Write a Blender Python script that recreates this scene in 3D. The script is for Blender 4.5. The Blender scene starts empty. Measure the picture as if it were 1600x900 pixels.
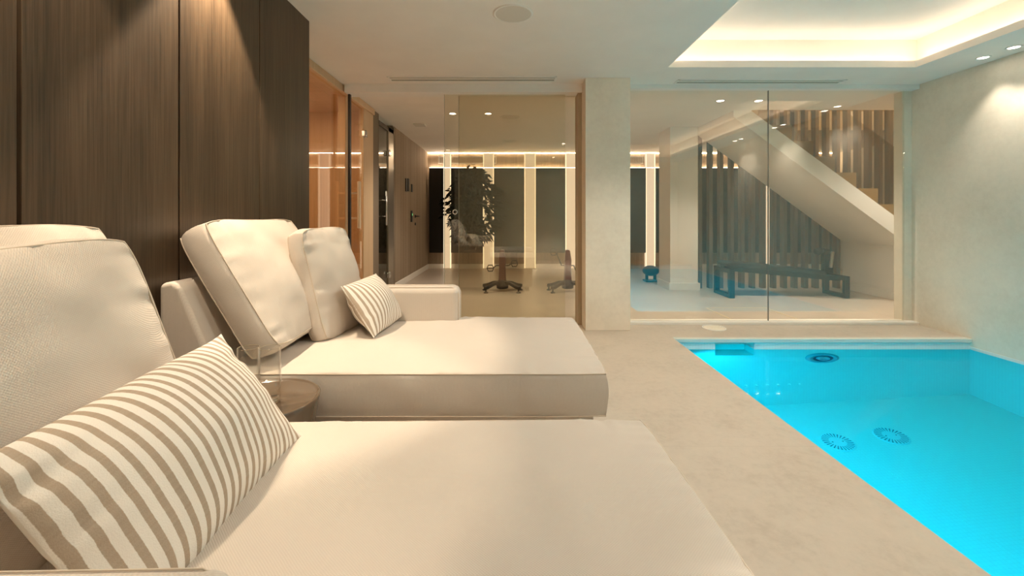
import bpy, bmesh, math, random
from mathutils import Vector, Matrix, noise
random.seed(7)
S = bpy.context.scene
PI = math.pi
# ------------------------------------------------------------------ camera
cam_d = bpy.data.cameras.new('camera'); cam = bpy.data.objects.new('camera', cam_d)
S.collection.objects.link(cam); S.camera = cam
cam.location = (0, 0, 1.12); cam.rotation_euler = (PI/2, 0, 0)
cam_d.sensor_width = 36; cam_d.lens = 690/1600*36
cam_d.shift_x = 3/1600; cam_d.shift_y = -112/1600
cam_d.clip_start = 0.02
# ------------------------------------------------------------------ world, exposure
w = bpy.data.worlds.new('world'); S.world = w; w.use_nodes = True
w.node_tree.nodes['Background'].inputs[0].default_value = (1, .9, .78, 1)
w.node_tree.nodes['Background'].inputs[1].default_value = 0.02
S.view_settings.view_transform = 'Standard'; S.view_settings.look = 'None'
S.view_settings.gamma = 1; S.view_settings.use_curve_mapping = False
S.view_settings.exposure = 0.33
S.cycles.use_denoising = True
S.cycles.max_bounces = 16; S.cycles.transparent_max_bounces = 32
S.cycles.diffuse_bounces = 6; S.cycles.glossy_bounces = 6; S.cycles.transmission_bounces = 12
S.cycles.sample_clamp_indirect = 6
WARM = (1.0, .80, .61); WHITE = (1.0, .90, .765); AQUA = (0.0, .60, .90)
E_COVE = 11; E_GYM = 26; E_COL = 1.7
def area(name, loc, target, sx, sy, power, col):
    l = bpy.data.lights.new(name, 'AREA'); l.shape = 'RECTANGLE'; l.size = sx; l.size_y = sy
    l.energy = power; l.color = col
    o = bpy.data.objects.new(name, l); S.collection.objects.link(o); o.location = loc
    o.rotation_euler = (Vector(target)-Vector(loc)).to_track_quat('-Z', 'Y').to_euler(); return o
def spot(name, loc, target, power, col, ang=70, blend=.6, r=.03):
    l = bpy.data.lights.new(name, 'SPOT'); l.energy = power; l.color = col
    l.spot_size = math.radians(ang); l.spot_blend = blend; l.shadow_soft_size = r
    o = bpy.data.objects.new(name, l); S.collection.objects.link(o); o.location = loc
    o.rotation_euler = (Vector(target)-Vector(loc)).to_track_quat('-Z', 'Y').to_euler(); return o
# submerged pool lamps along the lounge side and the near end of the basin
area('pool_lamp_side', (1.72, 1.55, -.16), (2.6, 1.55, -1.5), 4.7, .3, 50, AQUA)
area('sauna_lamp', (-2.5, 4.1, 2.40), (-2.5, 4.1, 0), .8, 1.6, 16, (1, .78, .52))
area('steam_room_fill', (-2.5, 6.2, 2.40), (-2.5, 6.2, 0), .5, .5, 16, WHITE)  # unseen fill added to brighten the steam room walls
area('stairwell_lamp', (4.9, 6.2, 4.2), (4.9, 6.2, 0), 1.2, .5, 60, (1, .68, .36))

# ------------------------------------------------------------------ materials
def mat(name, col=(.8, .8, .8), rough=.6, metal=0, spec=.5):
    m = bpy.data.materials.new(name); m.use_nodes = True
    b = m.node_tree.nodes['Principled BSDF']
    b.inputs['Base Color'].default_value = (*col, 1); b.inputs['Roughness'].default_value = rough
    b.inputs['Metallic'].default_value = metal; b.inputs['Specular IOR Level'].default_value = spec
    return m
class NG:
    def __init__(s, m): s.m = m; s.n = m.node_tree.nodes; s.l = m.node_tree.links; s.b = s.n.get('Principled BSDF')
    def new(s, t, **k):
        x = s.n.new(t)
        for a, v in k.items(): setattr(x, a, v)
        return x
    def link(s, a, b): s.l.new(a, b)
    def math(s, op, a, b=None, c=None):
        x = s.new('ShaderNodeMath', operation=op)
        for i, v in enumerate((a, b, c)):
            if v is None: continue
            if isinstance(v, (int, float)): x.inputs[i].default_value = v
            else: s.link(v, x.inputs[i])
        return x.outputs[0]
    def coord(s, kind='Object', scale=(1, 1, 1)):
        c = s.new('ShaderNodeTexCoord'); mp = s.new('ShaderNodeMapping')
        mp.inputs['Scale'].default_value = scale; s.link(c.outputs[kind], mp.inputs[0]); return mp.outputs[0]
    def noise(s, vec, scale, detail=3, rough=.5):
        x = s.new('ShaderNodeTexNoise'); x.inputs['Scale'].default_value = scale
        x.inputs['Detail'].default_value = detail; x.inputs['Roughness'].default_value = rough
        s.link(vec, x.inputs['Vector']); return x.outputs['Fac']
    def ramp(s, fac, stops):
        r = s.new('ShaderNodeValToRGB'); e = r.color_ramp.elements
        while len(e) < len(stops): e.new(.5)
        for i, (p, c) in enumerate(stops): e[i].position = p; e[i].color = (*c, 1)
        s.link(fac, r.inputs[0]); return r.outputs[0]
    def mix(s, f, a, b, mode='MIX'):
        x = s.new('ShaderNodeMix', data_type='RGBA', blend_type=mode)
        for i, v in ((0, f), (6, a), (7, b)):
            if isinstance(v, (int, float)): x.inputs[i].default_value = v
            elif isinstance(v, tuple): x.inputs[i].default_value = (*v, 1)
            else: s.link(v, x.inputs[i])
        return x.outputs[2]
    def color(s, c): s.link(c, s.b.inputs['Base Color'])
    def bump(s, h, strength=.3, dist=.01):
        b = s.new('ShaderNodeBump'); b.inputs['Strength'].default_value = strength
        b.inputs['Distance'].default_value = dist; s.link(h, b.inputs['Height']); s.link(b.outputs[0], s.b.inputs['Normal'])
def m_plaster(name, col): 
    m = mat(name, col, .8, 0, .2); g = NG(m); c = g.coord(); n = g.noise(c, 3, 4)
    g.color(g.ramp(n, [(.3, tuple(x*.97 for x in col)), (.7, tuple(min(1, x*1.02) for x in col))])); return m
def m_stone(name, a, b, scale=2.2, rough=.55):
    m = mat(name, a, rough, 0, .35); g = NG(m); c = g.coord()
    n = g.noise(c, scale, 8, .62); n2 = g.noise(c, 22, 5, .7)
    f = g.math('ADD', g.math('MULTIPLY', n, .7), g.math('MULTIPLY', n2, .3))
    g.color(g.ramp(f, [(.36, b), (.52, a), (.66, tuple(min(1, x*1.07) for x in a))])); g.bump(n2, .06, .004); return m
def m_floor():
    a, b = (.60, .52, .435), (.52, .445, .365)
    m = mat('floor_stone', a, .32, 0, .4); g = NG(m); c = g.coord()
    n = g.noise(c, 3.5, 8, .68); n2 = g.noise(c, 26, 5, .7)
    f = g.math('ADD', g.math('MULTIPLY', n, .6), g.math('MULTIPLY', n2, .4))
    col = g.ramp(f, [(.36, b), (.5, a), (.68, tuple(x*1.08 for x in a))])
    sp = g.new('ShaderNodeSeparateXYZ'); g.link(c, sp.inputs[0])
    def joint(v, per, off):
        q = g.math('FRACT', g.math('DIVIDE', g.math('SUBTRACT', v, off), per))
        return g.math('LESS_THAN', q, .003/per)
    j = g.math('MAXIMUM', joint(sp.outputs[1], 1.2, -.25), joint(sp.outputs[0], 1.2, .3))
    g.color(g.mix(g.math('MULTIPLY', j, .22), col, (.30, .25, .2)))
    rr = g.math('ADD', g.math('MULTIPLY', n, .25), .22); g.link(rr, g.b.inputs['Roughness'])
    return m
def m_wood(name, c1, c2, grain=60, rough=.45, spec=.4, axis=2, plank=None, dark=.5):
    m = mat(name, c1, rough, 0, spec); g = NG(m)
    sc = [grain]*3; sc[axis] = grain*.02
    c = g.coord('Object', tuple(sc)); n = g.noise(c, 1.6, 6, .65)
    sc2 = [grain*.12]*3; sc2[axis] = grain*.006
    n2 = g.noise(g.coord('Object', tuple(sc2)), 1.0, 3)
    f = g.math('ADD', g.math('MULTIPLY', n, .65), g.math('MULTIPLY', n2, .35))
    col = g.ramp(f, [(.34, c2), (.62, c1)])
    if plank:
        sp = g.new('ShaderNodeSeparateXYZ'); g.link(g.coord(), sp.inputs[0])
        q = g.math('LESS_THAN', g.math('FRACT', g.math('DIVIDE', sp.outputs[1], plank)), .03)
        q2 = g.math('LESS_THAN', g.math('FRACT', g.math('DIVIDE', sp.outputs[0], plank)), .03)
        col = g.mix(g.math('MULTIPLY', g.math('MAXIMUM', q, q2), dark), col, tuple(x*.3 for x in c2))
    g.color(col); g.bump(n, .12, .002); return m
def m_wallpaper(name, c1, c2):
    m = mat(name, c1, .8, 0, .2); g = NG(m); c = g.coord('Object', (16, 16, .05)); n = g.noise(c, 1, 3, .6)
    f = g.noise(g.coord('Object', (90, 90, 90)), 1, 2)
    k = g.math('ADD', g.math('MULTIPLY', n, .8), g.math('MULTIPLY', f, .2))
    g.color(g.ramp(k, [(.38, c2), (.62, c1)])); g.bump(f, .2, .004); return m
def m_fabric(name, col, f=1150, strength=.35):
    m = mat(name, col, .85, 0, .15); g = NG(m); sp = g.new('ShaderNodeSeparateXYZ'); g.link(g.coord(), sp.inputs[0])
    x, y, z = sp.outputs
    a = g.math('SINE', g.math('MULTIPLY', g.math('ADD', x, z), f)); b = g.math('SINE', g.math('MULTIPLY', g.math('ADD', y, z), f))
    h = g.math('ADD', g.math('MULTIPLY', g.math('MULTIPLY', a, b), .5), .5)
    n = g.noise(g.coord(), 5, 4); k = g.math('ADD', g.math('MULTIPLY', h, .6), g.math('MULTIPLY', n, .4))
    g.color(g.ramp(k, [(.2, tuple(v*.90 for v in col)), (.75, col)])); g.bump(h, strength, .002)
    g.b.inputs['Sheen Weight'].default_value = .15; return m
def m_stripe(name, per, off=0):
    m = mat(name, (.8, .8, .8), .85, 0, .15); g = NG(m); sp = g.new('ShaderNodeSeparateXYZ'); c = g.coord(); g.link(c, sp.inputs[0])
    n = g.noise(g.coord('Object', (20, 260, 20)), 1, 3)
    q = g.math('FRACT', g.math('ADD', g.math('DIVIDE', sp.outputs[0], per), 20+off))
    tri = g.math('ABSOLUTE', g.math('SUBTRACT', q, .5))
    k = g.ramp(g.math('ADD', tri, g.math('MULTIPLY', g.math('SUBTRACT', n, .5), .05)), [(.205, (1, 1, 1)), (.235, (0, 0, 0))])
    tau = g.mix(n, (.38, .30, .225), (.47, .385, .30))
    fine = g.noise(g.coord('Object', (400, 400, 400)), 1, 2)
    g.color(g.mix(k, (.80, .755, .69), tau)); g.bump(fine, .3, .002); return m
def m_glass(name, tint=(.9, .9, .88), f0=.06, rough=0.0, ex=5):
    m = bpy.data.materials.new(name); m.use_nodes = True; g = NG(m); g.n.remove(g.b)
    geo = g.new('ShaderNodeNewGeometry'); d = g.new('ShaderNodeVectorMath', operation='DOT_PRODUCT')
    g.link(geo.outputs['Normal'], d.inputs[0]); g.link(geo.outputs['Incoming'], d.inputs[1])
    c = g.math('ABSOLUTE', d.outputs['Value']); p = g.math('POWER', g.math('SUBTRACT', 1, c), ex)
    f = g.math('ADD', g.math('MULTIPLY', p, 1-f0), f0)
    t = g.new('ShaderNodeBsdfTransparent'); t.inputs[0].default_value = (*tint, 1)
    s = g.new('ShaderNodeBsdfGlossy'); s.inputs['Roughness'].default_value = rough; s.inputs[0].default_value = (1, 1, 1, 1)
    x = g.new('ShaderNodeMixShader'); g.link(f, x.inputs[0]); g.link(t.outputs[0], x.inputs[1]); g.link(s.outputs[0], x.inputs[2])
    g.link(x.outputs[0], g.n['Material Output'].inputs[0]); return m
def m_emit(name, col, st):
    m = bpy.data.materials.new(name); m.use_nodes = True; g = NG(m); g.n.remove(g.b)
    e = g.new('ShaderNodeEmission'); e.inputs[0].default_value = (*col, 1); e.inputs[1].default_value = st
    g.link(e.outputs[0], g.n['Material Output'].inputs[0]); return m
def m_tile():
    m = mat('pool_mosaic', (.75, .8, .78), .3, 0, .4); g = NG(m); sp = g.new('ShaderNodeSeparateXYZ'); g.link(g.coord(), sp.inputs[0])
    per = .026
    qs = [g.math('LESS_THAN', g.math('FRACT', g.math('ADD', g.math('DIVIDE', o, per), .5)), .07) for o in sp.outputs]
    q = g.math('MAXIMUM', g.math('MAXIMUM', qs[0], qs[1]), qs[2])
    g.color(g.mix(g.math('MULTIPLY', q, .22), (.78, .82, .79), (.40, .48, .46))); return m
def m_water():
    m = bpy.data.materials.new('pool_water'); m.use_nodes = True; g = NG(m); g.n.remove(g.b)
    fr = g.new('ShaderNodeFresnel'); fr.inputs[0].default_value = 1.33
    r = g.new('ShaderNodeBsdfRefraction'); r.inputs['IOR'].default_value = 1.33; r.inputs['Roughness'].default_value = 0
    r.inputs['Color'].default_value = (.22, .93, 1, 1)
    s = g.new('ShaderNodeBsdfGlossy'); s.inputs['Roughness'].default_value = 0.02
    x = g.new('ShaderNodeMixShader'); g.link(g.math('MULTIPLY', fr.outputs[0], .2), x.inputs[0]); g.link(r.outputs[0], x.inputs[1]); g.link(s.outputs[0], x.inputs[2])
    g.link(x.outputs[0], g.n['Material Output'].inputs[0]); return m

M = dict(
 ceiling=m_plaster('ceiling_plaster', (.87, .825, .755)), white=m_plaster('white_paint', (.86, .83, .77)),
 wall=m_stone('limestone_wall', (.82, .745, .62), (.74, .665, .54), 1.6, .7), pillar=m_stone('limestone_pillar', (.87, .775, .64), (.79, .69, .56), 2.0, .7),
 floor=m_floor(), darkwood=m_wood('dark_oak', (.098, .064, .037), (.034, .022, .013), 90, .42, .45),
 sauna=m_wood('sauna_alder', (.66, .44, .25), (.57, .36, .19), 40, .6, .3, 2, .14, .35), pine=m_wood('pale_pine', (.72, .52, .33), (.62, .43, .25), 60, .6, .3),
 slat=m_wood('slat_oak', (.19, .155, .12), (.11, .09, .068), 60, .6, .3), paper=m_wallpaper('vertical_wallpaper', (.40, .31, .22), (.26, .195, .135)),
 fabricwall=m_wallpaper('grey_brown_wall', (.26, .205, .15), (.18, .14, .10)),
 cream=m_fabric('cream_canvas', (.66, .59, .515)), seam=mat('cream_piping', (.62, .53, .43), .9), stripeA=m_stripe('striped_linen_wide', .0258), stripeB=m_stripe('striped_linen_small', .026, .3),
 black=mat('black_metal', (.012, .012, .013), .45), rubber=mat('black_rubber', (.02, .02, .02), .7), panel=mat('dark_mirror', (.035, .042, .048), .10, 0, 1.0),
 panelblack=mat('black_panel', (.008, .007, .006), .35), chrome=mat('chrome', (.75, .74, .72), .15, 1), steel=mat('brushed_steel', (.45, .40, .32), .3, 1), bronze=mat('bronze_ceramic', (.13, .092, .06), .13, 0, .8),
 glassdoor=m_glass('tinted_pane', (.93, .91, .84), .075), glassfix=m_glass('clear_pane', (.97, .96, .92), .115), glasssauna=m_glass('sauna_pane', (.95, .90, .83), .035),
 glasssteam=m_glass('smoked_pane', (.55, .54, .48), .10), glasscup=None, balus=m_glass('balustrade_pane', (.85, .80, .70), .05),
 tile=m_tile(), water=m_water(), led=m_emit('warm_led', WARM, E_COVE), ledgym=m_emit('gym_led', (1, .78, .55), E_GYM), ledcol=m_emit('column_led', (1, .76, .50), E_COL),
 lamp=m_emit('lamp_disc', (1, .9, .75), 14), glow=m_emit('self_glow_board', (1, .74, .50), .80), grille=mat('grille_white', (.70, .66, .58), .6), slot=mat('grille_slot', (.42, .40, .33), .8),
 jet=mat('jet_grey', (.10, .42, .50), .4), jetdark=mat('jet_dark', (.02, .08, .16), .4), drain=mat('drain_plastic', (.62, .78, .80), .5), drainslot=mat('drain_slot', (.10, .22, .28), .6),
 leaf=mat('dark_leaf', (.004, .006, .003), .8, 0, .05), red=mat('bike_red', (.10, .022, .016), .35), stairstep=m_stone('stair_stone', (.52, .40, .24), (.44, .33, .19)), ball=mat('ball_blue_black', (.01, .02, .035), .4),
 coping=mat('coping_edge', (.66, .68, .62), .5))
M['rimglass'] = m_glass('glass_rim', (.93, .90, .80), .22, ex=3)
def cup():
    m = mat('drinking_glass', (1, 1, 1), .0); b = m.node_tree.nodes['Principled BSDF']
    b.inputs['Transmission Weight'].default_value = 1; return m
M['glasscup'] = m_glass('drinking_glass', (.985, .98, .965), .045, ex=3.2)

# ------------------------------------------------------------------ geometry helpers
def box(bm, x0, x1, y0, y1, z0, z1):
    v = [bm.verts.new((x, y, z)) for x in (x0, x1) for y in (y0, y1) for z in (z0, z1)]
    for f in ((0, 1, 3, 2), (4, 6, 7, 5), (0, 4, 5, 1), (2, 3, 7, 6), (0, 2, 6, 4), (1, 5, 7, 3)): bm.faces.new([v[i] for i in f])
def prism(bm, poly, d0, d1, axis='y'):           # poly of (a, b) extruded along axis
    def P(a, b, d): return {'y': (a, d, b), 'x': (d, a, b), 'z': (a, b, d)}[axis]
    A = [bm.verts.new(P(a, b, d0)) for a, b in poly]; B = [bm.verts.new(P(a, b, d1)) for a, b in poly]
    n = len(poly); bm.faces.new(A); bm.faces.new(B[::-1])
    for i in range(n): bm.faces.new((A[i], B[i], B[(i+1) % n], A[(i+1) % n]))
def tube(bm, pts, r, closed=False, seg=8):
    pts = [Vector(p) for p in pts]; n = len(pts); rings = []; rr = r if isinstance(r, (list, tuple)) else [r]*n
    up = None
    for i in range(n):
        a = pts[i-1] if (i > 0 or closed) else pts[i]; b = pts[(i+1) % n] if (i < n-1 or closed) else pts[i]
        t = (b-a).normalized()
        if up is None: up = Vector((0, 0, 1)) if abs(t.z) < .9 else Vector((1, 0, 0))
        s = t.cross(up).normalized(); up = s.cross(t).normalized()
        rings.append([bm.verts.new(pts[i]+(s*math.cos(2*PI*k/seg)+up*math.sin(2*PI*k/seg))*rr[i]) for k in range(seg)])
    for i in range(n if closed else n-1):
        A, B = rings[i], rings[(i+1) % n]
        for k in range(seg): bm.faces.new((A[k], A[(k+1) % seg], B[(k+1) % seg], B[k]))
    if not closed: bm.faces.new(rings[0][::-1]); bm.faces.new(rings[-1])
def lathe(bm, prof, cx=0, cy=0, seg=48, closed=False):  # prof of (r, z)
    rings = []
    for r, z in prof:
        if r < 1e-6: rings.append([bm.verts.new((cx, cy, z))])
        else: rings.append([bm.verts.new((cx+r*math.cos(2*PI*k/seg), cy+r*math.sin(2*PI*k/seg), z)) for k in range(seg)])
    for A, B in zip(rings, rings[1:]):
        for k in range(seg):
            q = (k+1) % seg
            if len(A) == 1 and len(B) == 1: break
            if len(A) == 1: bm.faces.new((A[0], B[q], B[k]))
            elif len(B) == 1: bm.faces.new((A[k], A[q], B[0]))
            else: bm.faces.new((A[k], A[q], B[q], B[k]))
def obj(name, bm, m, parent=None, smooth=False, bevel=0, seg=3, loc=None, matrix=None):
    bmesh.ops.recalc_face_normals(bm, faces=bm.faces)
    me = bpy.data.meshes.new(name); bm.to_mesh(me); bm.free()
    if smooth or bevel:
        for p in me.polygons: p.use_smooth = True
    me.materials.append(m)
    o = bpy.data.objects.new(name, me); S.collection.objects.link(o)
    if parent: o.parent = parent
    if loc: o.location = loc
    if matrix: o.matrix_world = matrix
    if bevel:
        b = o.modifiers.new('bevel', 'BEVEL'); b.width = bevel; b.segments = seg; b.limit_method = 'ANGLE'; b.angle_limit = math.radians(35)
        wn = o.modifiers.new('wn', 'WEIGHTED_NORMAL'); wn.keep_sharp = False
    return o
def boxes(name, lst, m, parent=None, bevel=0, **k):
    bm = bmesh.new()
    for b in lst: box(bm, *b)
    return obj(name, bm, m, parent, bevel=bevel, **k)
def tag(o, label, cat, group=None, kind=None):
    o['label'] = label; o['category'] = cat
    if group: o['group'] = group
    if kind: o['kind'] = kind
    return o
def thing(name, label, cat, loc=(0, 0, 0), group=None, kind=None, rz=0):
    o = bpy.data.objects.new(name, None); S.collection.objects.link(o); o.location = loc; o.rotation_euler.z = rz
    o.empty_display_size = .1
    return tag(o, label, cat, group, kind)
def struct(o, label=None, cat=None):
    o['kind'] = 'structure'
    if label: o['label'] = label; o['category'] = cat
    return o

# ------------------------------------------------------------------ room shell
H = 2.48
XR, XP, YF = 4.22, 1.50, 4.05          # right wall, pool edge, pool far edge
struct(boxes('floor', [(-3.3, XP, -1.9, 9.5, -.035, 0), (XP, 7.2, YF, 9.5, -.035, 0), (XP, XR, -1.9, -1.0, -.035, 0)], M['floor']), 'pale beige stone floor running from the lounge deck into the gym', 'floor')
bm = bmesh.new()
# ceiling with the recessed tray over the pool
for b in [(-3.3, 1.44, -1.9, 4.62, H, H+.06), (1.44, XR+.2, 4.03, 4.62, H, H+.06), (3.70, XR+.2, -1.9, 4.03, H, H+.06), (1.44, 3.70, -1.9, -.9, H, H+.06),
          (1.15, 4.0, 4.18, 4.3, H+.06, 2.85), (3.85, 4.0, -1.2, 4.18, H+.06, 2.85), (1.15, 1.29, -1.2, 4.18, H+.06, 2.85), (1.15, 4.0, -1.3, -1.05, H+.06, 2.85), (1.1, 4.05, -1.4, 4.35, 2.79, 2.86)]: box(bm, *b)
struct(obj('ceiling', bm, M['ceiling']), 'cream plaster ceiling with a lit recessed tray above the pool', 'ceiling')
struct(boxes('ceiling', [(-3.3, 7.2, 4.62, 5.65, H, H+.3), (-3.3, 3.1, 5.65, 9.5, H, H+.3), (3.1, 7.2, 6.98, 9.5, H, H+.3), (2.6, 7.2, 5.5, 7.2, 4.6, 4.7)], M['ceiling']), 'plain ceiling of the gym beyond the glass', 'ceiling')
led = boxes('cove_led_strip', [(1.5, 3.77, 4.09, 4.11, H+.062, H+.074)], M['led']); tag(led, 'warm led strip in the tray ceiling along the glass side', 'led strip', 'led strips of the tray ceiling')
led = boxes('cove_led_strip', [(3.765, 3.785, -1.0, 4.08, H+.062, H+.074)], M['led']); tag(led, 'warm led strip in the tray ceiling along the right wall side', 'led strip', 'led strips of the tray ceiling')
led = boxes('cove_led_strip', [(1.355, 1.375, -1.0, 4.08, H+.062, H+.074)], M['led']); tag(led, 'warm led strip in the tray ceiling along the lounge side', 'led strip', 'led strips of the tray ceiling')
struct(boxes('wall_right', [(XR, XR+.2, -1.9, 4.72, -1.5, H)], M['wall']), 'smooth pale limestone wall rising out of the pool', 'wall')
struct(boxes('wall_rear', [(-3.3, 4.5, -2.05, -1.9, -1.6, H+.4)], M['wall']))
# dark panelled wall
wl = thing('wall_left', 'dark oak panelled wall behind the chaises', 'wall', kind='structure')
boxes('backing', [(-1.76, -1.425, -1.9, 3.075, 0, H)], M['black'], wl)
ys = [-1.9, -1.2, -.59, .03, .65, 1.26, 1.87, 2.47, 3.08]
for a, b in zip(ys, ys[1:]):
    gp = .0035 if b > 2 else .006
    if a > 2.4: gp = .002
    boxes('wood_panel', [(-1.425, -1.40, a+gp, b-(gp if b < 3 else 0), 0, H)], M['darkwood'], wl, bevel=.0015, seg=1)
# header beams above the glass
struct(boxes('trim_1', [(-1.70, .74, 4.53, 4.72, 2.394, H), ], M['white']), 'white header beam over the sliding glass doors', 'beam')
struct(boxes('trim_2', [(1.18, XR, 4.55, 4.72, 2.435, H)], M['white']), 'thin white header beam over the fixed glass', 'beam')
struct(boxes('trim_3', [(1.18, XR, 4.55, 4.70, 0, .028)], M['white'], bevel=.003), 'white sill under the fixed glass wall', 'sill')
struct(boxes('trim_4', [(-1.70, .74, 4.60, 4.72, 0, .006)], M['steel']))
struct(boxes('trim_5', [(4.12, XR+.01, 4.64, 4.74, 0, 2.436)], M['wall']), 'narrow stone return at the right end of the fixed glass', 'post')
struct(boxes('pillar', [(.74, 1.18, 4.33, 4.95, 0, H)], M['pillar'], bevel=.003), 'square cream stone pillar between the sliding doors and fixed glass', 'pillar')
struct(boxes('trim_6', [(.70, .742, 4.56, 4.74, 0, 2.394)], mat('taupe_jamb', (.50, .40, .27), .6)), 'brown door jamb against the stone pillar', 'jamb')
struct(boxes('trim_7', [(-1.69, -1.668, 4.60, 4.64, 0, 2.394)], M['black']), 'thin black upright at the left end of the sliding doors', 'jamb')
# gym walls
struct(boxes('wall_back', [(-1.9, 7.2, 9.45, 9.6, 0, H)], M['paper']), 'wallpapered back wall of the gym', 'wall')
struct(boxes('wall_left_gym', [(-1.95, -1.76, 6.63, 9.45, 0, H), ], M['paper']), 'brown striped wallpaper wall with a hidden door on the left of the gym', 'wall')
struct(boxes('wall_left_gym', [(-1.95, -1.745, 5.62, 5.87, 0, H), ], M['fabricwall']), 'narrow grey brown wall strip between sauna and steam room doors', 'wall')
struct(boxes('wall_left_gym', [(-1.95, -1.74, 6.60, 6.68, 0, H-.03), ], M['fabricwall']))
struct(boxes('wall_right_gym', [(7.0, 7.2, 4.62, 9.5, 0, 4.7)], M['white']))
struct(boxes('wall_stairwell', [(2.7, 7.2, 7.0, 7.06, H+.3, 4.7), (2.9, 7.2, 5.5, 5.65, H+.3, 4.7), (2.8, 2.9, 5.6, 7.0, H+.3, 4.7)], M['stairstep']))
struct(boxes('baseboard_back', [(-1.76, 2.55, 9.435, 9.45, 0, .10), (3.3, 7, 9.435, 9.45, 0, .10)], M['white'], bevel=.003), 'white baseboard along the gym back wall', 'baseboard')
struct(boxes('baseboard_left', [(-1.76, -1.745, 6.68, 9.45, 0, .10)], M['white'], bevel=.003), 'white baseboard along the gym left wall', 'baseboard')
# sauna shell
struct(boxes('wall_sauna', [(-3.3, -3.2, 3.0, 5.7, 0, H), (-3.2, -1.78, 3.085, 3.13, 0, H), (-3.2, -1.80, 5.56, 5.62, 0, H), (-3.2, -1.8, 3.1, 5.6, 2.43, H-.001)], M['sauna']), 'orange alder boards inside the sauna', 'wall')
struct(boxes('trim_8', [(-1.82, -1.72, 3.09, 5.62, 2.405, H-.001), (-1.80, -1.74, 5.25, 5.62, 0, 2.405)], M['pine'], bevel=.006), 'pale pine frame of the sauna front', 'frame')
struct(boxes('trim_9', [(-1.83, -1.75, 4.70, 4.82, 0, 2.405)], M['sauna'], bevel=.004), 'orange wooden stud beside the sauna door', 'frame')
struct(boxes('window_3', [(-1.765, -1.755, 3.09, 4.70, .03, 2.405)], M['glasssauna']), 'fixed sauna window pane behind the far chaise', 'window')
# steam room shell
struct(boxes('wall_steam', [(-3.3, -3.2, 5.63, 6.7, 0, H), (-3.2, -1.96, 5.64, 5.66, 0, H), (-3.2, -1.96, 6.63, 6.68, 0, H)], mat('steam_tile', (.14, .14, .11), .4)))

def hinge(parent, loc):
    h = boxes('hinge', [(-.012, .028, -.045, .045, -.035, .035)], M['chrome'], parent, bevel=.006); h.location = loc
    bm = bmesh.new(); tube(bm, [(.02, 0, -.045), (.02, 0, .045)], .012, seg=12); obj('hinge_pin', bm, M['chrome'], h, smooth=True)
d3 = thing('door_3', 'sauna glass door with pale wooden bar handle', 'door', (-1.76, 4.84, 0), kind='structure')
boxes('pane', [(-.005, .005, 0, .40, .02, 2.40)], M['glasssauna'], d3)
hd = boxes('door_handle', [(.105, .14, -.07, -.03, .99, 1.50)], mat('bar_wood', (.86, .68, .48), .5), d3, bevel=.01)
boxes('door_handle', [(-.06, -.03, -.07, -.03, .99, 1.50)], M['pine'], d3, bevel=.01)
for z in (1.10, 1.37):
    bm = bmesh.new(); tube(bm, [(-.03, -.05, z), (.108, -.05, z)], .010, seg=12); obj('standoff', bm, M['pine'], hd, smooth=True)
hinge(d3, (.02, .42, 2.10)); hinge(d3, (.02, .42, .32))
d4 = thing('door_4', 'smoked glass steam room door with slim steel handle', 'door', (-1.76, 5.88, 0), kind='structure')
boxes('pane', [(-.005, .005, .0, .45, .02, 2.34)], M['glasssteam'], d4)
boxes('door_frame', [(-.04, .02, .45, .72, 0, 2.40)], M['steel'], d4, bevel=.004)
boxes('door_frame', [(-.04, .02, -.01, .72, 2.34, 2.40)], mat('dark_bronze', (.10, .075, .05), .4, .6), d4, bevel=.004)
bm = bmesh.new(); tube(bm, [(.075, .14, 1.0), (.075, .14, 1.46)], .012, seg=12); hb = obj('door_handle', bm, M['chrome'], d4, smooth=True)
for z in (1.12, 1.34):
    bm = bmesh.new(); tube(bm, [(0, .14, z), (.075, .14, z)], .007, seg=8); obj('standoff', bm, M['chrome'], hb, smooth=True)
hinge(d4, (.02, .43, 2.02)); hinge(d4, (.02, .43, .28))
# hidden door hardware and switches on the wallpaper wall
def Yat(px, X=-1.755): return 690*abs(X)/(797-px)
def Zat(py, Y): return 1.12+(338-py)*Y/690
g1 = 'wall switches on the striped wallpaper'
for px, py, hh, lab in ((634.5, 289, .11, 'tall black wall switch, nearer of the pair left of the hidden door'), (638, 289, .11, 'tall black wall switch, farther of the pair left of the hidden door'), (643.5, 294, .07, 'small black wall switch just right of the tall pair')):
    Y = Yat(px); Z = Zat(py, Y)
    tag(boxes('wall_switch', [(-1.76, -1.745, Y-.045, Y+.045, Z-hh, Z+hh)], M['black'], bevel=.003), lab, 'switch', g1)
Y = Yat(643); Z = Zat(338, Y)
dv = boxes('keypad', [(-1.76, -1.74, Y-.05, Y+.05, Z-.10, Z+.10)], M['black'], bevel=.004); tag(dv, 'black door keypad with a small green light', 'keypad')
boxes('indicator_light', [(-1.739, -1.737, Y-.02, Y+.01, Z+.01, Z+.05)], m_emit('green_led', (.3, .9, .3), .8), dv)
Y = Yat(649); Z = Zat(338, Y)
dh = thing('lever_handle', 'black lever handle of the hidden wallpaper door', 'door handle', (-1.76, Y, Z))
bm = bmesh.new(); tube(bm, [(0, 0, 0), (.012, 0, 0)], .028, seg=20); obj('rose', bm, M['black'], dh, smooth=True)
bm = bmesh.new(); tube(bm, [(.0, 0, 0), (.055, 0, 0), (.06, .02, 0), (.06, .14, 0)], .010, seg=10); obj('lever', bm, M['black'], dh, smooth=True)
bm = bmesh.new(); tube(bm, [(-1.76, Y, Z-.14), (-1.748, Y, Z-.14)], .026, seg=20); tag(obj('lock_escutcheon', bm, M['black'], smooth=True), 'small black keyhole plate below the lever handle', 'lock')

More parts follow.
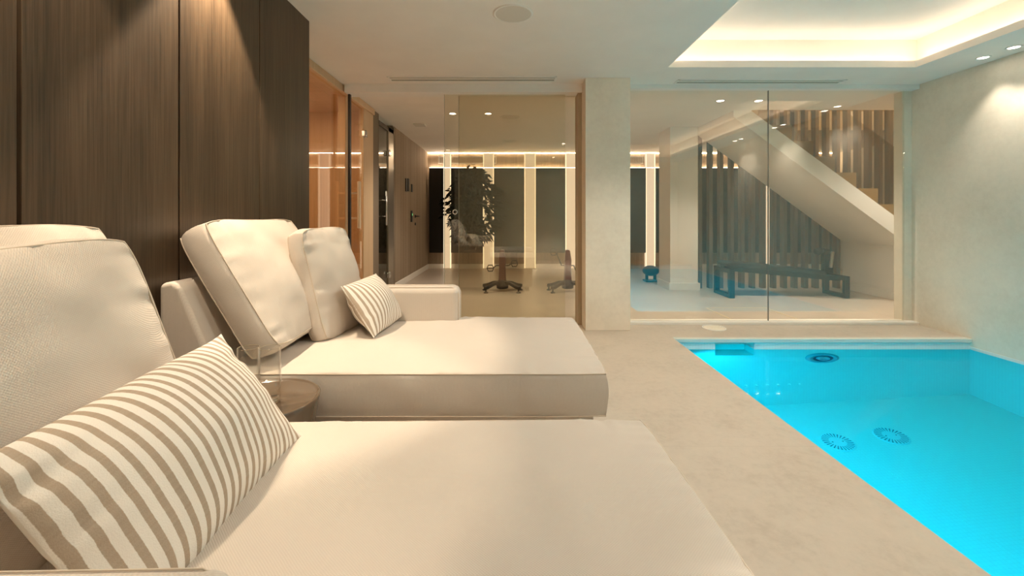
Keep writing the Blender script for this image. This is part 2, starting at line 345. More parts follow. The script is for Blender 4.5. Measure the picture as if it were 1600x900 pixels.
# sliding doors and fixed panes
d1 = thing('door_1', 'front tinted sliding glass door with round finger pull', 'door', (0, 4.62, 0), kind='structure')
boxes('pane', [(-.685, .577, -.005, .005, .006, 2.40)], M['glassdoor'], d1)
bm = bmesh.new(); tube(bm, [(-.575+.022*math.cos(2*PI*k/32), -.008, 1.165+.022*math.sin(2*PI*k/32)) for k in range(32)], .005, closed=True); obj('finger_pull', bm, M['chrome'], d1, smooth=True)
boxes('edge_strip', [(-.690, -.684, -.007, .007, .006, 2.40)], mat('glass_edge', (.5, .47, .38), .2), d1)
d2 = thing('door_2', 'rear tinted sliding glass door next to the stone pillar', 'door', (0, 4.67, 0), kind='structure')
boxes('pane', [(-.54, .70, -.005, .005, .006, 2.40)], M['glassdoor'], d2)
boxes('edge_strip', [(-.544, -.539, -.007, .007, .006, 2.40)], mat('glass_edge_pale', (.35, .33, .27), .2), d2)
struct(boxes('window_1', [(1.18, 2.698, 4.615, 4.627, .028, 2.436)], M['glassfix']), 'left fixed glass pane beside the stone pillar', 'window')
struct(boxes('window_2', [(2.702, 4.12, 4.615, 4.627, .028, 2.436)], M['glassfix']), 'right fixed glass pane in front of the staircase', 'window')
struct(boxes('trim_10', [(2.6975, 2.7025, 4.613, 4.629, .028, 2.436)], mat('glass_seam', (.15, .15, .13), .3)), 'joint between the two fixed glass panes', 'seam')

# ------------------------------------------------------------------ pool
pb = boxes('pool_basin', [(XP-.2, XP, -1.2, YF+.6, -1.7, -.036), (XP, XR, -1.2, -1.0, -1.7, -.036), (XP, XR, -1.2, YF+.6, -1.7, -1.5),
    (XR-.004, XR, -1.0, YF, -1.5, -.075),
    (XP, 1.88, YF, YF+.2, -1.5, -.036), (2.24, XR, YF, YF+.2, -1.5, -.036), (1.88, 2.24, YF, YF+.2, -1.5, -.29), (1.85, 2.27, YF+.2, YF+.55, -.32, -.29), (1.85, 2.27, YF+.55, YF+.6, -.32, -.036),
    (1.85, 1.88, YF+.2, YF+.55, -.3, -.036), (2.24, 2.27, YF+.2, YF+.55, -.3, -.036)], M['tile'])
struct(pb, 'pale mosaic tiled pool basin', 'pool')
struct(boxes('trim_11', [(XP, XR-.001, YF-.02, YF+.04, -.036, .0015)], M['coping'], bevel=.006), 'pale stone coping along the far pool edge', 'coping')
bm = bmesh.new(); vs = [bm.verts.new(p) for p in ((XP-.001, -1.0, -.10), (XR, -1.0, -.10), (XR, YF+.56, -.10), (XP-.001, YF+.56, -.10))]; bm.faces.new(vs)
wa = obj('pool_water', bm, M['water']); tag(wa, 'bright turquoise lit water filling the pool', 'water', kind='stuff')
def drain(x, y, lab):
    r = .118; t = thing('floor_drain', lab, 'drain', (x, y, -1.5), 'round drains on the pool floor')
    bm = bmesh.new(); lathe(bm, [(0, .012), (r*.94, .012), (r, .004), (r, 0), (0, 0)], seg=48); obj('cover', bm, M['drain'], t)
    bm = bmesh.new()
    for k in range(26):
        a = 2*PI*k/26; c, s = math.cos(a), math.sin(a)
        q = [(r*.50, -.0020), (r*.90, -.0048), (r*.90, .0048), (r*.50, .0020)]
        prism(bm, [(u*c-v*s, u*s+v*c) for u, v in q], .010, .0135, 'z')
    obj('slots', bm, M['drainslot'], t)
    for sx in (-1, 1):
        bm = bmesh.new(); lathe(bm, [(0, .015), (.006, .015), (.006, .01)], sx*.04, 0, 12); obj('screw', bm, M['drainslot'], t)
drain(2.575, 3.47, 'round slotted drain on the pool floor, nearer the lounge side')
drain(3.02, 3.50, 'round slotted drain on the pool floor, nearer the right wall')
jt = thing('counter_current_jet', 'large round jet fitting under the waterline of the far pool wall', 'pool jet', (2.86, YF, -.38))
def ringY(bm, prof, seg=48):
    lathe(bm, prof, 0, 0, seg)
    for v in bm.verts: v.co = Vector((v.co.x, -v.co.z, v.co.y))
bm = bmesh.new(); ringY(bm, [(.095, .0), (.095, .02), (.14, .018), (.155, .006), (.155, 0)]); obj('flange', bm, M['jet'], jt, smooth=True)
bm = bmesh.new(); ringY(bm, [(.095, .012), (.085, .002), (0, .002)]); obj('nozzle_bowl', bm, M['jetdark'], jt, smooth=True)
bm = bmesh.new(); ringY(bm, [(.06, .004), (.055, .03), (.04, .035), (.03, .02), (0, .02)]); obj('nozzle', bm, M['jet'], jt, smooth=True)
for k in range(6):
    bm = bmesh.new(); ringY(bm, [(0, .012), (.008, .012), (.014, .004), (.014, 0)], 16)
    j = obj('air_jet', bm, M['white'], smooth=True, loc=(2.16+k*.10, YF, -1.07)); tag(j, 'tiny air jet on the far pool wall, %s in its row' % ('leftmost', 'second from left', 'third from left', 'third from right', 'second from right', 'rightmost')[k], 'pool jet', 'row of air jets on the far pool wall')
# skimmer flap inside recess, round cover on the deck, access hatch on gym floor
tag(boxes('skimmer_flap', [(1.885, 2.235, YF+.16, YF+.18, -.28, -.09)], M['white'], bevel=.003), 'white skimmer flap inside the opening of the far pool wall', 'skimmer')
sc_ = thing('skimmer_access_plate', 'round pale access plate set in the deck behind the far pool edge', 'access plate', (2.04, 4.42, 0))
bm = bmesh.new(); lathe(bm, [(0, .006), (.095, .006), (.10, .003), (.10, 0)], seg=40); obj('cover', bm, M['wall'], sc_)
bm = bmesh.new(); tube(bm, [(.108*math.cos(2*PI*k/40), .108*math.sin(2*PI*k/40), .003) for k in range(40)], .006, closed=True); obj('rim', bm, M['white'], sc_, smooth=True)
hc = thing('floor_hatch', 'rectangular floor hatch with thin pale frame behind the glass', 'hatch', (2.76, 5.06, 0))
boxes('cover', [(-.35, .35, -.33, .33, 0, .002)], M['floor'], hc)
boxes('frame', [(-.37, .37, -.35, -.335, 0, .004), (-.37, .37, .335, .35, 0, .004), (-.37, -.355, -.335, .335, 0, .004), (.355, .37, -.335, .335, 0, .004)], mat('hatch_frame', (.85, .72, .5), .4), hc)

# ------------------------------------------------------------------ ceiling fixtures
def downlight(x, y, lab, group, power=18, ang=75, z=H, r=.035, target=None, on=True, blend=.6, col=WHITE):
    t = thing('ceiling_spotlight', lab, 'ceiling light', (x, y, z), group)
    bm = bmesh.new(); lathe(bm, [(r, -.002), (r+.004, -.006), (r+.014, -.004), (r+.014, 0), (r, 0)], seg=32); obj('trim_ring', bm, M['white'], t, smooth=True)
    bm = bmesh.new(); lathe(bm, [(0, -.003), (r, -.003), (r, -.001)], seg=32); obj('lens', bm, M['lamp'], t)
    sp_ = spot('spotlight_beam', (x, y, z-.02), target or (x, y, 0), power, col, ang, blend)
    return t
g_ = 'ceiling spotlights along the limestone wall'
downlight(4.05, 3.78, 'farther spotlight of the lit pair above the limestone wall', g_, 14, 80)
downlight(4.05, 3.55, 'nearer spotlight of the lit pair above the limestone wall', g_, 14, 80)
for y, lb in ((2.69, 'first'), (2.48, 'second'), (1.5, 'third'), (1.29, 'fourth')): downlight(4.05, y, lb+' ceiling spotlight nearer than the lit pair above the limestone wall', g_, 22, 80)
g_ = 'ceiling spotlights inside the gym'
downlight(-.76, 5.84, 'left spotlight of the gym pair behind the sliding doors', g_, 42, 120, r=.04)
downlight(-.29, 5.84, 'right spotlight of the gym pair behind the sliding doors', g_, 42, 120, r=.04)
downlight(2.47, 5.19, 'left spotlight of the gym pair behind the fixed glass', g_, 48, 120, r=.04)
downlight(2.92, 5.19, 'right spotlight of the gym pair behind the fixed glass', g_, 48, 120, r=.04)
for xx, lb in ((5.2, 'left'), (5.7, 'right')): downlight(xx, 5.1, lb+' added fill spotlight before the lower stair end, hidden by the limestone wall', g_, 80, 130, r=.04)  # unseen pair added to light the stair stringer and nearby gym floor
g_ = 'ceiling spotlights above the dark oak wall'
for y, p, lb in ((2.05, 132, 'farthest'), (1.15, 66, 'middle'), (.2, 26, 'nearest')): downlight(-1.27, y, lb+' ceiling spotlight close to the dark oak wall, above the picture', g_, p, 72, target=(-1.31, y-.03, 0), blend=.22, col=(1, .80, .58))
for x, y, p, a_, lb in ((1.0, -.9, 260, 62, 'rearmost'), (1.0, -.1, 260, 62, 'second rearmost'), (1.0, 1.0, 58, 140, 'middle'), (1.2, 2.7, 80, 130, 'farthest')): downlight(x, y, lb+' added fill spotlight above the deck, out of the picture', 'added fill spotlights above the deck', p, a_)  # unseen fill lights added to brighten ceiling and pillar, partly by floor bounce

def speaker(x, y, r, lab):
    t = thing('ceiling_speaker', lab, 'speaker', (x, y, H), 'round ceiling speakers')
    bm = bmesh.new(); lathe(bm, [(r-.012, -.006), (r-.004, -.010), (r+.004, -.006), (r+.004, 0)], seg=64); obj('rim', bm, M['white'], t, smooth=True)
    bm = bmesh.new(); lathe(bm, [(0, -.006), (r-.012, -.005), (r-.012, 0)], seg=64); obj('grille', bm, M['grille'], t)
speaker(.02, 2.96, .13, 'round ceiling speaker above the lounge at the top of the photo')
speaker(0.0, 5.85+.2, .13, 'nearer round ceiling speaker in the gym')
speaker(-.02, 8.0, .13, 'farther round ceiling speaker in the gym')
tag(boxes('smoke_detector', [(-1.42, -1.25, 6.45, 6.62, H-.02, H)], M['grille'], bevel=.01), 'small square air valve on the gym ceiling by the striped wall', 'vent')
def linear_vent(x0, x1, y0, y1, lab, z=H):
    t = thing('linear_vent', lab, 'vent', ((x0+x1)/2, (y0+y1)/2, z), 'linear ceiling vents'); a, b = (x1-x0)/2, (y1-y0)/2
    boxes('frame', [(-a, a, -b, -b+.018, -.008, 0), (-a, a, b-.018, b, -.008, 0), (-a, -a+.018, -b, b, -.008, 0), (a-.018, a, -b, b, -.008, 0)], M['white'], t, bevel=.002)
    boxes('louvre', [(-a+.018, a-.018, -b+.018, -b+.05, -.004, -.001), (-a+.018, a-.018, b-.05, b-.018, -.004, -.001)], M['slot'], t)
linear_vent(-1.20, .455, 4.29, 4.44, 'long slim ceiling vent left of the stone pillar')
linear_vent(1.67, 3.35, 4.38, 4.52, 'long slim ceiling vent in front of the fixed glass')

# ------------------------------------------------------------------ gym back wall
tag(boxes('wall_led_strip', [(-1.75, 7, 9.43, 9.445, 2.462, 2.478)], M['ledgym']), 'warm led line where the gym ceiling meets the back wall', 'led strip', 'led lines of the gym back wall')
tag(boxes('wall_led_strip', [(-1.71, 7, 9.40, 9.42, 2.150, 2.160)], M['ledgym']), 'warm led line along the top of the dark wall panels', 'led strip', 'led lines of the gym back wall')
cols = [(-1.41, -1.25), (-.575, -.34), (.30, .545), (1.17, 1.41), (2.02, 2.26), (2.87, 3.08), (3.72, 3.96), (5.36, 5.60)]
edges = [-1.71]+[e for c in cols for e in c]+[6.9]
labs = ['solid black wall panel at the left end of the gym back wall', 'dark mirror panel behind the leafy plant', 'dark mirror panel between second and third lit columns', 'dark mirror panel just left of the stone pillar', 'dark mirror panel hidden behind the stone pillar', 'dark mirror panel just right of the stone pillar', 'dark mirror panel right of the black ball', 'dark mirror panel behind the left slats', 'dark mirror panel behind the right slats']
for i in range(0, len(edges), 2):
    a, b = edges[i], edges[i+1]
    tag(boxes('wall_panel', [(a, b, 9.33, 9.39, .35, 2.148)], M['panelblack'] if i == 0 else M['panel'], bevel=.002), labs[i//2], 'wall panel', 'dark panels on the gym back wall')
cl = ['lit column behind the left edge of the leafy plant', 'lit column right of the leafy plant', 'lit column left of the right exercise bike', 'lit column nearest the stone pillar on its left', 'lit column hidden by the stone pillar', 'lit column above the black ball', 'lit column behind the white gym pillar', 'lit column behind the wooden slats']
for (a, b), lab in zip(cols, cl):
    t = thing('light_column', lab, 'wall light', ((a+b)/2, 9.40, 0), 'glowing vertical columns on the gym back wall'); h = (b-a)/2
    boxes('board', [(-h, h, 0, .03, .02, 2.46)], M['glow'], t)  # even emission put into the board for the soft led light on it
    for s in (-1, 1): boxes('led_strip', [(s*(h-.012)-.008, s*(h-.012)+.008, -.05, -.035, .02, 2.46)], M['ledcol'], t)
def ac(x0, x1, lab):
    t = thing('air_grille', lab, 'vent', (x0, 9.43, 2.24), 'air grilles in the back wall'); L = x1-x0
    boxes('frame', [(0, L, -.02, 0, 0, .022), (0, L, -.02, 0, .138, .16), (0, .022, -.02, 0, .022, .138), (L-.022, L, -.02, 0, .022, .138)], M['white'], t, bevel=.002)
    boxes('louvre', [(k*.022+.03, k*.022+.038, -.015, -.002, .022, .138) for k in range(int((L-.05)/.022))], M['grille'], t)
ac(-1.53, -.29, 'slim air grille between led lines above the plant'); ac(1.6, 2.84, 'slim air grille partly hidden by the stone pillar')

# gym pillar
gp = thing('gym_pillar', 'white square pillar with plinth standing in the gym', 'pillar', (2.64, 6.95, 0), kind='structure')
boxes('shaft', [(-.21, .21, -.25, .25, 0, H)], M['white'], gp); boxes('plinth', [(-.235, .235, -.275, .27, 0, .11)], M['white'], gp, bevel=.003)
# slat screen
ss = thing('slat_screen', 'screen of tall dark oak slats behind the staircase', 'screen', (0, 6.86, 0))
x = 2.93
while x < 6.95:
    boxes('slat', [(x, x+.055, 0, .10, 0, H if x < 3.1 else 4.0)], M['slat'], ss, bevel=.002, seg=1); x += .165
# staircase
st = thing('staircase', 'white sided staircase descending to the right behind the glass', 'stairs', (0, 0, 0))
def zt(X): return 4.744-.733*X
def zb(X): return 4.50-.733*X
bm = bmesh.new(); prism(bm, [(2.87, zt(2.87)), (6.1, zt(6.1)), (6.1, 0), (5.14, 0.0), (5.14, zb(5.14)), (2.87, zb(2.87))], 5.67, 5.72); obj('stringer', bm, M['white'], st)
bm = bmesh.new(); prism(bm, [(2.87, zb(2.87)+.12), (2.87, zb(2.87)), (5.14, zb(5.14)), (5.14, zb(5.14)+.12)], 5.70, 6.83); obj('soffit', bm, M['white'], st)
for k in range(0, 10):
    X = 3.09+.28*k+.28; z1 = zt(X-.28)+.03
    bm = bmesh.new(); prism(bm, [(X-.30, z1), (X, z1), (X, z1-.205), (X, z1-.24), (X-.30, z1-.24+.12)], 5.725, 6.83); obj('step', bm, M['stairstep'], st)
boxes('understair_wall', [(5.14, 5.20, 5.72, 6.83, 0, .76)], M['white'], st)
boxes('understair_baseboard', [(5.128, 5.14, 5.72, 6.83, 0, .10)], M['white'], st, bevel=.003)
boxes('access_door', [(5.132, 5.14, 5.85, 6.60, .14, .70)], M['white'], st, bevel=.003)
bm = bmesh.new(); prism(bm, [(3.2, zt(3.2)), (5.9, zt(5.9)), (5.9, zt(5.9)+.9), (3.2, zt(3.2)+.9)], 5.69, 5.70); obj('glass_balustrade', bm, M['balus'], st)
# ------------------------------------------------------------------ weight bench
wb = thing('weight_bench', 'low black weight bench standing before the slat screen', 'weight bench', (0, 0, 0))
def uframe(x, y0, y1, h, lab='leg_frame'):
    boxes(lab, [(x-.035, x+.035, y0, y0+.05, 0, h), (x-.035, x+.035, y1-.05, y1, 0, h), (x-.035, x+.035, y0+.05, y1-.05, 0, .05), (x-.035, x+.035, y0+.05, y1-.05, h-.06, h)], M['black'], wb, bevel=.004)
uframe(3.03, 6.02, 6.50, .40); uframe(4.60, 6.02, 6.46, .30)
bm = bmesh.new(); prism(bm, [(3.0, .40), (3.02, .36), (4.63, .21), (4.66, .24), (4.66, .28), (4.4, .30), (3.0, .43)], 6.20, 6.29); obj('rail', bm, M['black'], wb)
bm = bmesh.new(); prism(bm, [(2.98, .46), (3.02, .425), (4.32, .31), (4.36, .34), (4.30, .375), (3.5, .455), (3.06, .49)], 6.06, 6.42); obj('pad', bm, M['rubber'], wb, bevel=.02)
boxes('post', [(4.53, 4.66, 6.36, 6.44, .25, .58)], M['black'], wb, bevel=.01)
bm = bmesh.new(); tube(bm, [(4.50, 6.20, .40), (4.56, 6.24, .62)], .022); obj('strut', bm, M['steel'], wb, smooth=True)
bm = bmesh.new(); tube(bm, [(4.25, 6.10, .635), (4.42, 6.3, .63)], .05, seg=16); obj('roller', bm, M['rubber'], wb, smooth=True)
bm = bmesh.new(); tube(bm, [(4.42, 6.3, .63), (4.6, 6.40, .60)], .045, seg=16); obj('roller', bm, M['rubber'], wb, smooth=True)
# ------------------------------------------------------------------ black ball by the lit column
bl = thing('exercise_ball', 'dark squashed exercise ball on a small stand before the lit column', 'ball', (2.42, 7.6, 0))
bm = bmesh.new(); lathe(bm, [(0, .10)]+[(.14*math.sin(a), .185-.09*math.cos(a)) for a in [PI*k/12 for k in range(1, 12)]]+[(0, .275)], seg=32); obj('ball', bm, M['ball'], bl, smooth=True)
boxes('stand', [(-.11, .11, -.10, .10, 0, .03), (-.09, -.05, -.03, .03, .03, .12), (.05, .09, -.03, .03, .03, .12)], M['black'], bl, bevel=.005)
# ------------------------------------------------------------------ exercise bikes
def bike(x, y, rz, crank, lab):
    t = thing('exercise_bike', lab, 'exercise bike', (x, y, 0), 'exercise bikes in the gym', rz=rz)
    bm = bmesh.new(); lathe(bm, [(.06, .04), (.085, .05), (.09, .10), (.06, .17), (.035, .19), (0, .19)], seg=24); hub = obj('hub', bm, M['black'], t, smooth=True)
    for a in (20, 160, 215, 325):
        c, s = math.cos(math.radians(a)), math.sin(math.radians(a))
        bm = bmesh.new(); pts = [(.05, .13), (.15, .125), (.25, .085), (.31, .075)]
        for i in range(3):
            (r0, z0), (r1, z1) = pts[i], pts[i+1]; wd = .028
            vs = [bm.verts.new((r*c-q*s, r*s+q*c, z+dz)) for r, z in ((r0, z0), (r1, z1)) for q in (-wd, wd) for dz in (-.022, .022)]
            for f in ((0, 1, 3, 2), (4, 6, 7, 5), (0, 4, 5, 1), (2, 3, 7, 6), (0, 2, 6, 4), (1, 5, 7, 3)): bm.faces.new([vs[k] for k in f])
        lg = obj('leg', bm, M['black'], t, bevel=.004)
        bm = bmesh.new(); lathe(bm, [(0, 0), (.032, 0), (.035, .012), (.012, .02), (.012, .06), (0, .06)], .29*c, .29*s, 16); obj('foot', bm, M['rubber'], lg, smooth=True)
    bm = bmesh.new(); prism(bm, [(-.055, .17), (.055, .17), (.048, .35), (.052, .47), (.032, .60), (.02, .62), (-.02, .62), (-.032, .60), (-.052, .47), (-.048, .35)], -.05, .05); obj('mast', bm, M['red'], t, bevel=.01)
    for s, (dx, dz) in zip((-1, 1), crank):
        bm = bmesh.new(); tube(bm, [(s*.05, 0, .385), (s*.09, 0, .385), (s*.10+dx*.5, 0, .385+dz*.5), (s*.11+dx, 0, .385+dz)], .010, seg=8); obj('crank', bm, M['black'], t, smooth=True)
        px, pz = s*.15+dx, .385+dz; w_ = .05; h_ = .045
        bm = bmesh.new()
        tube(bm, [(px-w_*.6, 0, pz-h_), (px+w_*.6, 0, pz-h_), (px+w_, 0, pz), (px+w_*.6, 0, pz+h_), (px-w_*.6, 0, pz+h_), (px-w_, 0, pz)], .009, closed=True, seg=6)
        tube(bm, [(px-w_, 0, pz), (px+w_, 0, pz)], .009, seg=6); obj('pedal', bm, M['black'], t, smooth=True)
bike(-.115, 6.6, 0, ((-.03, -.04), (.03, .03)), 'left exercise bike with its pedals almost level')
bike(.86, 6.6, 0, ((-.06, .20), (.05, -.16)), 'right exercise bike next to the stone pillar')
# ------------------------------------------------------------------ leafy plant on the panel
pl = thing('leafy_plant', 'dense dark leafy plant on the mirror panel of the gym back wall', 'plant', (-.83, 9.15, 0))
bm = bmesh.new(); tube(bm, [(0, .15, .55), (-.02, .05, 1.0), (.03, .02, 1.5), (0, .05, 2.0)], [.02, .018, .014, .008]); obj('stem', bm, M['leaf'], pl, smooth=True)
boxes('wall_pot', [(-.12, .12, .0, .17, .42, .62)], M['panelblack'], pl, bevel=.02)
bm = bmesh.new(); rnd = random.Random(3)
for k in range(1100):
    z = rnd.uniform(.60, 2.08); u = (z-.6)/1.48; wd = (.28+.32*math.sin(PI*min(1, max(0, u))))*(1 if u < .8 else .8)
    x0 = .03+rnd.uniform(-wd*.85, wd)*(.9 if rnd.random() < .8 else 1.15); y0 = rnd.uniform(-.24, .04)
    d = Vector((x0*1.6+rnd.uniform(-.4, .4), rnd.uniform(-.7, 0), rnd.uniform(-.9, .35))).normalized()
    L = rnd.uniform(.10, .19); s = d.cross(Vector((rnd.uniform(-.3, .3), -1, .3))).normalized()*L*.17; nrm = d.cross(s).normalized()*.01
    p = Vector((x0, y0, z)); a = bm.verts.new(p); b = bm.verts.new(p+d*L*.45+s); c = bm.verts.new(p+d*L+Vector((0, 0, -L*.15))); e = bm.verts.new(p+d*L*.45-s); m_ = bm.verts.new(p+d*L*.5+nrm)
    for f in ((a, b, m_), (b, c, m_), (c, e, m_), (e, a, m_)): bm.faces.new(f)
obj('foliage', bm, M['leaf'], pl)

# ------------------------------------------------------------------ upholstery
def sgnpow(t, p): return math.copysign(abs(t)**p, t)
def cushion(w_, h_, te, dome, seed=0, n=44, crn=.05, bul=.0, puck=.003, amp=.006, knife=False, mg=6, pw=.6, gus=.012):
    """box cushion in local x (width), y (height), z (thickness); returns bmesh and its two seam loops"""
    bm = bmesh.new(); off = Vector((seed*7.3, seed*3.1, 0))
    def P(s, t, side):
        u, v = math.sin(s*PI/2), math.sin(t*PI/2)
        fx = 1-crn*abs(v)**7+bul*(1-v*v); fy = 1-crn*abs(u)**7+bul*(1-u*u)
        x, y = u*w_/2*fx, v*h_/2*fy
        a = max(0, 1-u*u)**pw; b = max(0, 1-v*v)**pw
        z = te/2+dome*a*b
        dx, dy = (1-abs(u))*w_/2, (1-abs(v))*h_/2
        rip = lambda q, ph: (math.sin(q*75+ph)+.7*math.sin(q*131+ph*2.3)+.5*math.sin(q*43+ph*.7))/2.2*(.5+noise.noise(Vector((q*6, ph, seed)))*1.2)
        z += puck*(math.exp(-dx/.05)*(1-math.exp(-dx/.008))*rip(y, side*2+seed)*(b**.3)+math.exp(-dy/.05)*(1-math.exp(-dy/.008))*rip(x, 1+side*2+seed)*(a**.3))*2.2
        q = Vector((x*4, y*4, side*2.0))+off
        z += amp*noise.noise(q)*(a*b)**.3+amp*.5*noise.noise(q*2.7)*(a*b)**.3
        k = noise.noise(Vector((x*5, y*5, 3))+off)
        return Vector((x+.3*amp*k, y+.3*amp*noise.noise(Vector((x*5, y*5, 9))+off), side*z))
    G = {}
    for side in (1, -1):
        for i in range(n+1):
            for j in range(n+1):
                edge = i in (0, n) or j in (0, n)
                if knife and side == -1 and edge: G[(-1, i, j)] = G[(1, i, j)]; continue
                G[(side, i, j)] = bm.verts.new(P(2*i/n-1, 2*j/n-1, side))
        for i in range(n):
            for j in range(n):
                f = [G[(side, i, j)], G[(side, i+1, j)], G[(side, i+1, j+1)], G[(side, i, j+1)]]
                bm.faces.new(f if side == 1 else f[::-1])
    ring = [(i, 0) for i in range(n)]+[(n, j) for j in range(n)]+[(n-i, n) for i in range(n)]+[(0, n-j) for j in range(n)]
    loops = [[G[(s, i, j)].co.copy() for i, j in ring] for s in (1, -1)]
    if not knife:
        prev = [G[(1, i, j)] for i, j in ring]
        for m_ in range(1, mg+1):
            if m_ == mg: cur = [G[(-1, i, j)] for i, j in ring]
            else:
                f = m_/mg; cur = []
                for A, B in zip(*loops):
                    p = A.lerp(B, f); d = Vector((p.x/(w_/2), p.y/(h_/2), 0)); d = Vector((sgnpow(d.x, 5), sgnpow(d.y, 5), 0)).normalized()
                    cur.append(bm.verts.new(p+d*gus*4*f*(1-f)*(1+.5*noise.noise(p*9+off))))
            for k in range(len(ring)):
                q = (k+1) % len(ring); bm.faces.new((prev[k], cur[k], cur[q], prev[q]))
            prev = cur
    return bm, loops
def basis(origin, ax, ay):
    ax = Vector(ax).normalized(); ay = Vector(ay).normalized(); az = ax.cross(ay).normalized(); ay = az.cross(ax)
    m = Matrix((ax, ay, az)).transposed().to_4x4(); m.translation = Vector(origin); return m
def put_cushion(name, label, cat, group, w_, h_, te, dome, origin, ax, ay, m, pip=True, **k):
    bm, loops = cushion(w_, h_, te, dome, **k)
    t = obj(name, bm, m, smooth=True, matrix=basis(origin, ax, ay)); tag(t, label, cat, group)
    if pip:
        for L in (loops if not k.get('knife') else loops[:1]):
            b2 = bmesh.new(); tube(b2, L, .0026, closed=True, seg=6); o = obj('piping', b2, M['seam'], smooth=True); o.parent = t
    return t
def chaise(label, y0, y1, arm, seed, X1=.395, rz=0):
    """y0..y1 the full width; arm = +1 on the far side, -1 on the near side"""
    t = thing('chaise_lounge', label, 'chaise', (0, (y0+y1)/2, 0), 'cream chaises along the oak wall', rz=rz)
    hw = (y1-y0)/2; X0 = -1.375
    bm, loops = cushion(X1-X0-.02, y1-y0, .165, .020, seed=seed, n=110, crn=.012, puck=.0045, amp=.007, pw=.42, gus=.012, mg=8)
    mt = obj('mattress', bm, M['cream'], t, smooth=True, loc=((X0+X1)/2, 0, .42))
    for L in loops:
        b2 = bmesh.new(); tube(b2, L, .0026, closed=True, seg=6); obj('piping', b2, M['seam'], mt, smooth=True)
    boxes('base', [(X0+.02, X1-.06, -hw+.03, hw-.03, .06, .342)], M['cream'], t, bevel=.02)
    for sx in (X0+.1, X1-.14):
        for sy in (-1, 1): boxes('foot', [(sx-.03, sx+.03, sy*(hw-.1)-.03, sy*(hw-.1)+.03, 0, .065)], M['black'], t)
    a0, a1 = (hw-.135, hw+.01) if arm > 0 else (-hw-.01, -hw+.135)
    am = boxes('armrest', [(X0, -.30, a0, a1, .06, .705 if arm > 0 else .740)], M['cream'], t, bevel=.035, seg=6)
    b2 = bmesh.new(); r = .028; s = .004
    for yy in (a0+.02, a1-.02):
        xx = -.30
        pts = [(xx+.001, yy, .08), (xx+.001, yy, .665), (xx-.015, yy, .692), (xx-.04, yy, .7055), (-1.2, yy, .7055)]
        if arm < 0: pts = [(p[0], p[1], p[2]+(.0330 if p[2] > .5 else 0)) for p in pts]
        tube(b2, pts, .0022 if arm > 0 else .0012, seg=6)
    obj('piping', b2, M['seam'], am, smooth=True)
    c0, c1 = (-hw, hw-.12) if arm > 0 else (-hw+.12, hw)
    bm = bmesh.new(); prism(bm, [(X0, .08), (X0+.30, .08), (X0+.26, .42), (X0+.085, .845), (X0+.05, .865), (X0, .855)], c0, c1); bk = obj('backrest', bm, M['cream'], t, bevel=.022, seg=5)
    yf = c0-.0005 if arm > 0 else c1+.0005
    b2 = bmesh.new(); tube(b2, [(X0+.28, yf+.02*arm, .10), (X0+.236, yf+.01*arm, .42), (X0+.07, yf+.01*arm, .82), (X0+.035, yf+.01*arm, .846), (X0+.01, yf+.01*arm, .842)], .0022, seg=6); obj('piping', b2, M['seam'], bk, smooth=True)
    return t
chaise('cream upholstered chaise lounge farther from the camera, by the glass doors', 1.725, 2.69, 1, 1)
chaise('cream upholstered chaise lounge filling the foreground', .37, 1.333, -1, 2, .425, math.radians(1.2))
g_ = 'cream back cushions'; g2 = 'striped lumbar pillows'
def lean(deg): return (-math.sin(math.radians(deg)), 0, math.cos(math.radians(deg)))
# far chaise: mid point of cushion = base + lean*h/2 ; base sits on z .51
def at_base(xb, y, zb_, deg, h_, th):
    l = Vector(lean(deg)); n = Vector((math.cos(math.radians(deg)), 0, math.sin(math.radians(deg))))
    return Vector((xb, y, zb_))+l*h_/2
Y_ = (0, 1, 0)
put_cushion('back_cushion', 'large cream box cushion leaning on the backrest of the far chaise', 'cushion', g_, .74, .60, .12, .07, at_base(-.985, 2.14, .56, 31, .60, 0), Y_, lean(31), M['cream'], seed=3, crn=.055, bul=-.01, puck=.007, amp=.016, pw=.75, gus=.015)
put_cushion('back_cushion', 'smaller cream cushion standing in front, right of the large one on the far chaise', 'cushion', g_, .47, .55, .075, .06, at_base(-.885, 2.33, .525, 14, .53, 0), (.10, 1, 0), lean(14), M['cream'], seed=4, crn=.075, bul=-.01, puck=.008, amp=.016, pw=.75, gus=.012)
put_cushion('striped_pillow', 'small taupe and white striped pillow on the far chaise', 'pillow', g2, .42, .29, .004, .085, at_base(-.65, 2.37, .545, 34, .27, 0), (.10, 1, .02), lean(34), M['stripeB'], seed=5, knife=True, crn=-.03, bul=-.0, puck=.004, amp=.012, pw=.7, pip=False)
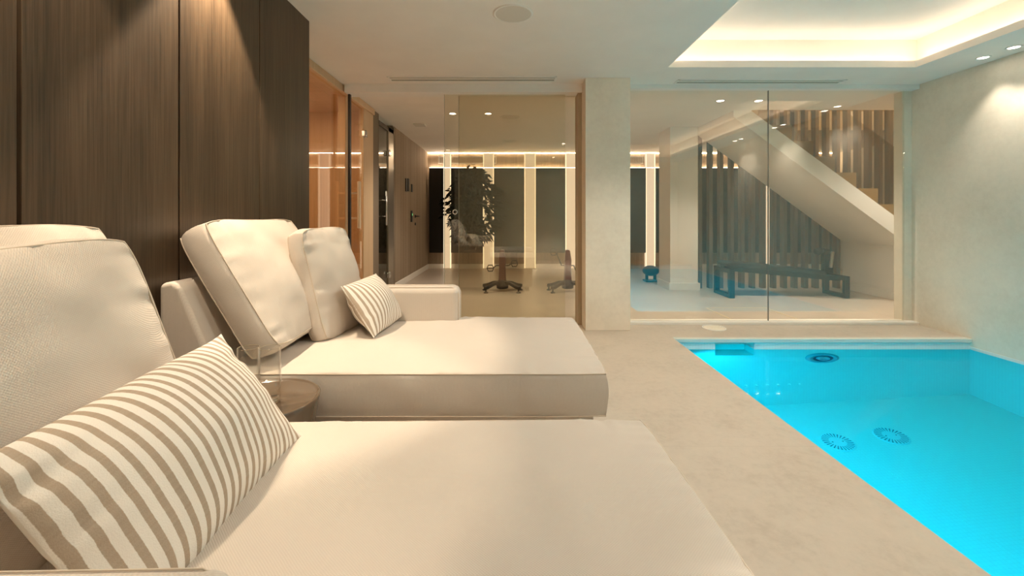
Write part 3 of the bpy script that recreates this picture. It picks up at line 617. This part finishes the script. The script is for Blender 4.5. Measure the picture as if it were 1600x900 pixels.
put_cushion('back_cushion', 'cream cushion at the back of the near chaise, against the oak wall', 'cushion', g_, .80, .60, .10, .03, at_base(-1.03, .93, .53, 24, .60, 0), Y_, lean(24), M['cream'], seed=6, crn=.05, bul=-.01, puck=.006, amp=.018, pw=.75, gus=.015)
put_cushion('back_cushion', 'large cream cushion in front on the near chaise, behind the striped pillow', 'cushion', g_, .64, .58, .09, .062, at_base(-.855, .845, .495, 19, .57, 0), (0, 1, .05), lean(19), M['cream'], seed=7, n=60, crn=.055, bul=.0, puck=.008, amp=.018, pw=.75, gus=.015)
put_cushion('striped_pillow', 'long taupe and white striped pillow on the near chaise', 'pillow', g2, .56, .34, .004, .095, at_base(-.58, .912, .512, 34, .32, 0), (-.03, 1, .05), lean(36), M['stripeA'], seed=8, n=80, knife=True, crn=-.04, puck=.005, amp=.014, pw=.68, pip=False)

# ------------------------------------------------------------------ side table and glasses
tb = thing('side_table', 'round bronze drum side table standing between the chaises', 'side table', (-.86, 1.53, 0))
bm = bmesh.new(); lathe(bm, [(0, .483), (.172, .483), (.180, .489), (.183, .492), (.188, .487), (.185, .47), (.165, .36), (.14, .24), (.10, .10), (.09, .0), (0, 0)], seg=72); obj('drum', bm, M['bronze'], tb, smooth=True)
def tumbler(x, y, lab):
    bm = bmesh.new(); r, h = .0345, .187
    lathe(bm, [(0, 0), (r-.004, 0), (r-.001, .004), (r, .012), (r, h-.001), (r-.001, h), (r-.002, h-.001), (r-.0025, .02), (r-.008, .014), (0, .013)], seg=40)
    t = obj('drinking_glass', bm, M['glasscup'], smooth=True, loc=(x, y, .4835)); tag(t, lab, 'glass', 'tall glasses on the side table')
    b2 = bmesh.new(); tube(b2, [((r-.001)*math.cos(2*PI*k/48), (r-.001)*math.sin(2*PI*k/48), h) for k in range(48)], .0011, closed=True, seg=6); obj('rim', b2, M['rimglass'], t, smooth=True)
    b2 = bmesh.new(); lathe(b2, [(0, .001), (r-.006, .001), (r-.003, .006), (r-.006, .013), (0, .011)], seg=40); obj('thick_base', b2, M['rimglass'], t, smooth=True)
tumbler(-.898, 1.515, 'tall clear empty glass on the side table, left of two')
tumbler(-.824, 1.515, 'tall clear empty glass on the side table, right of two')
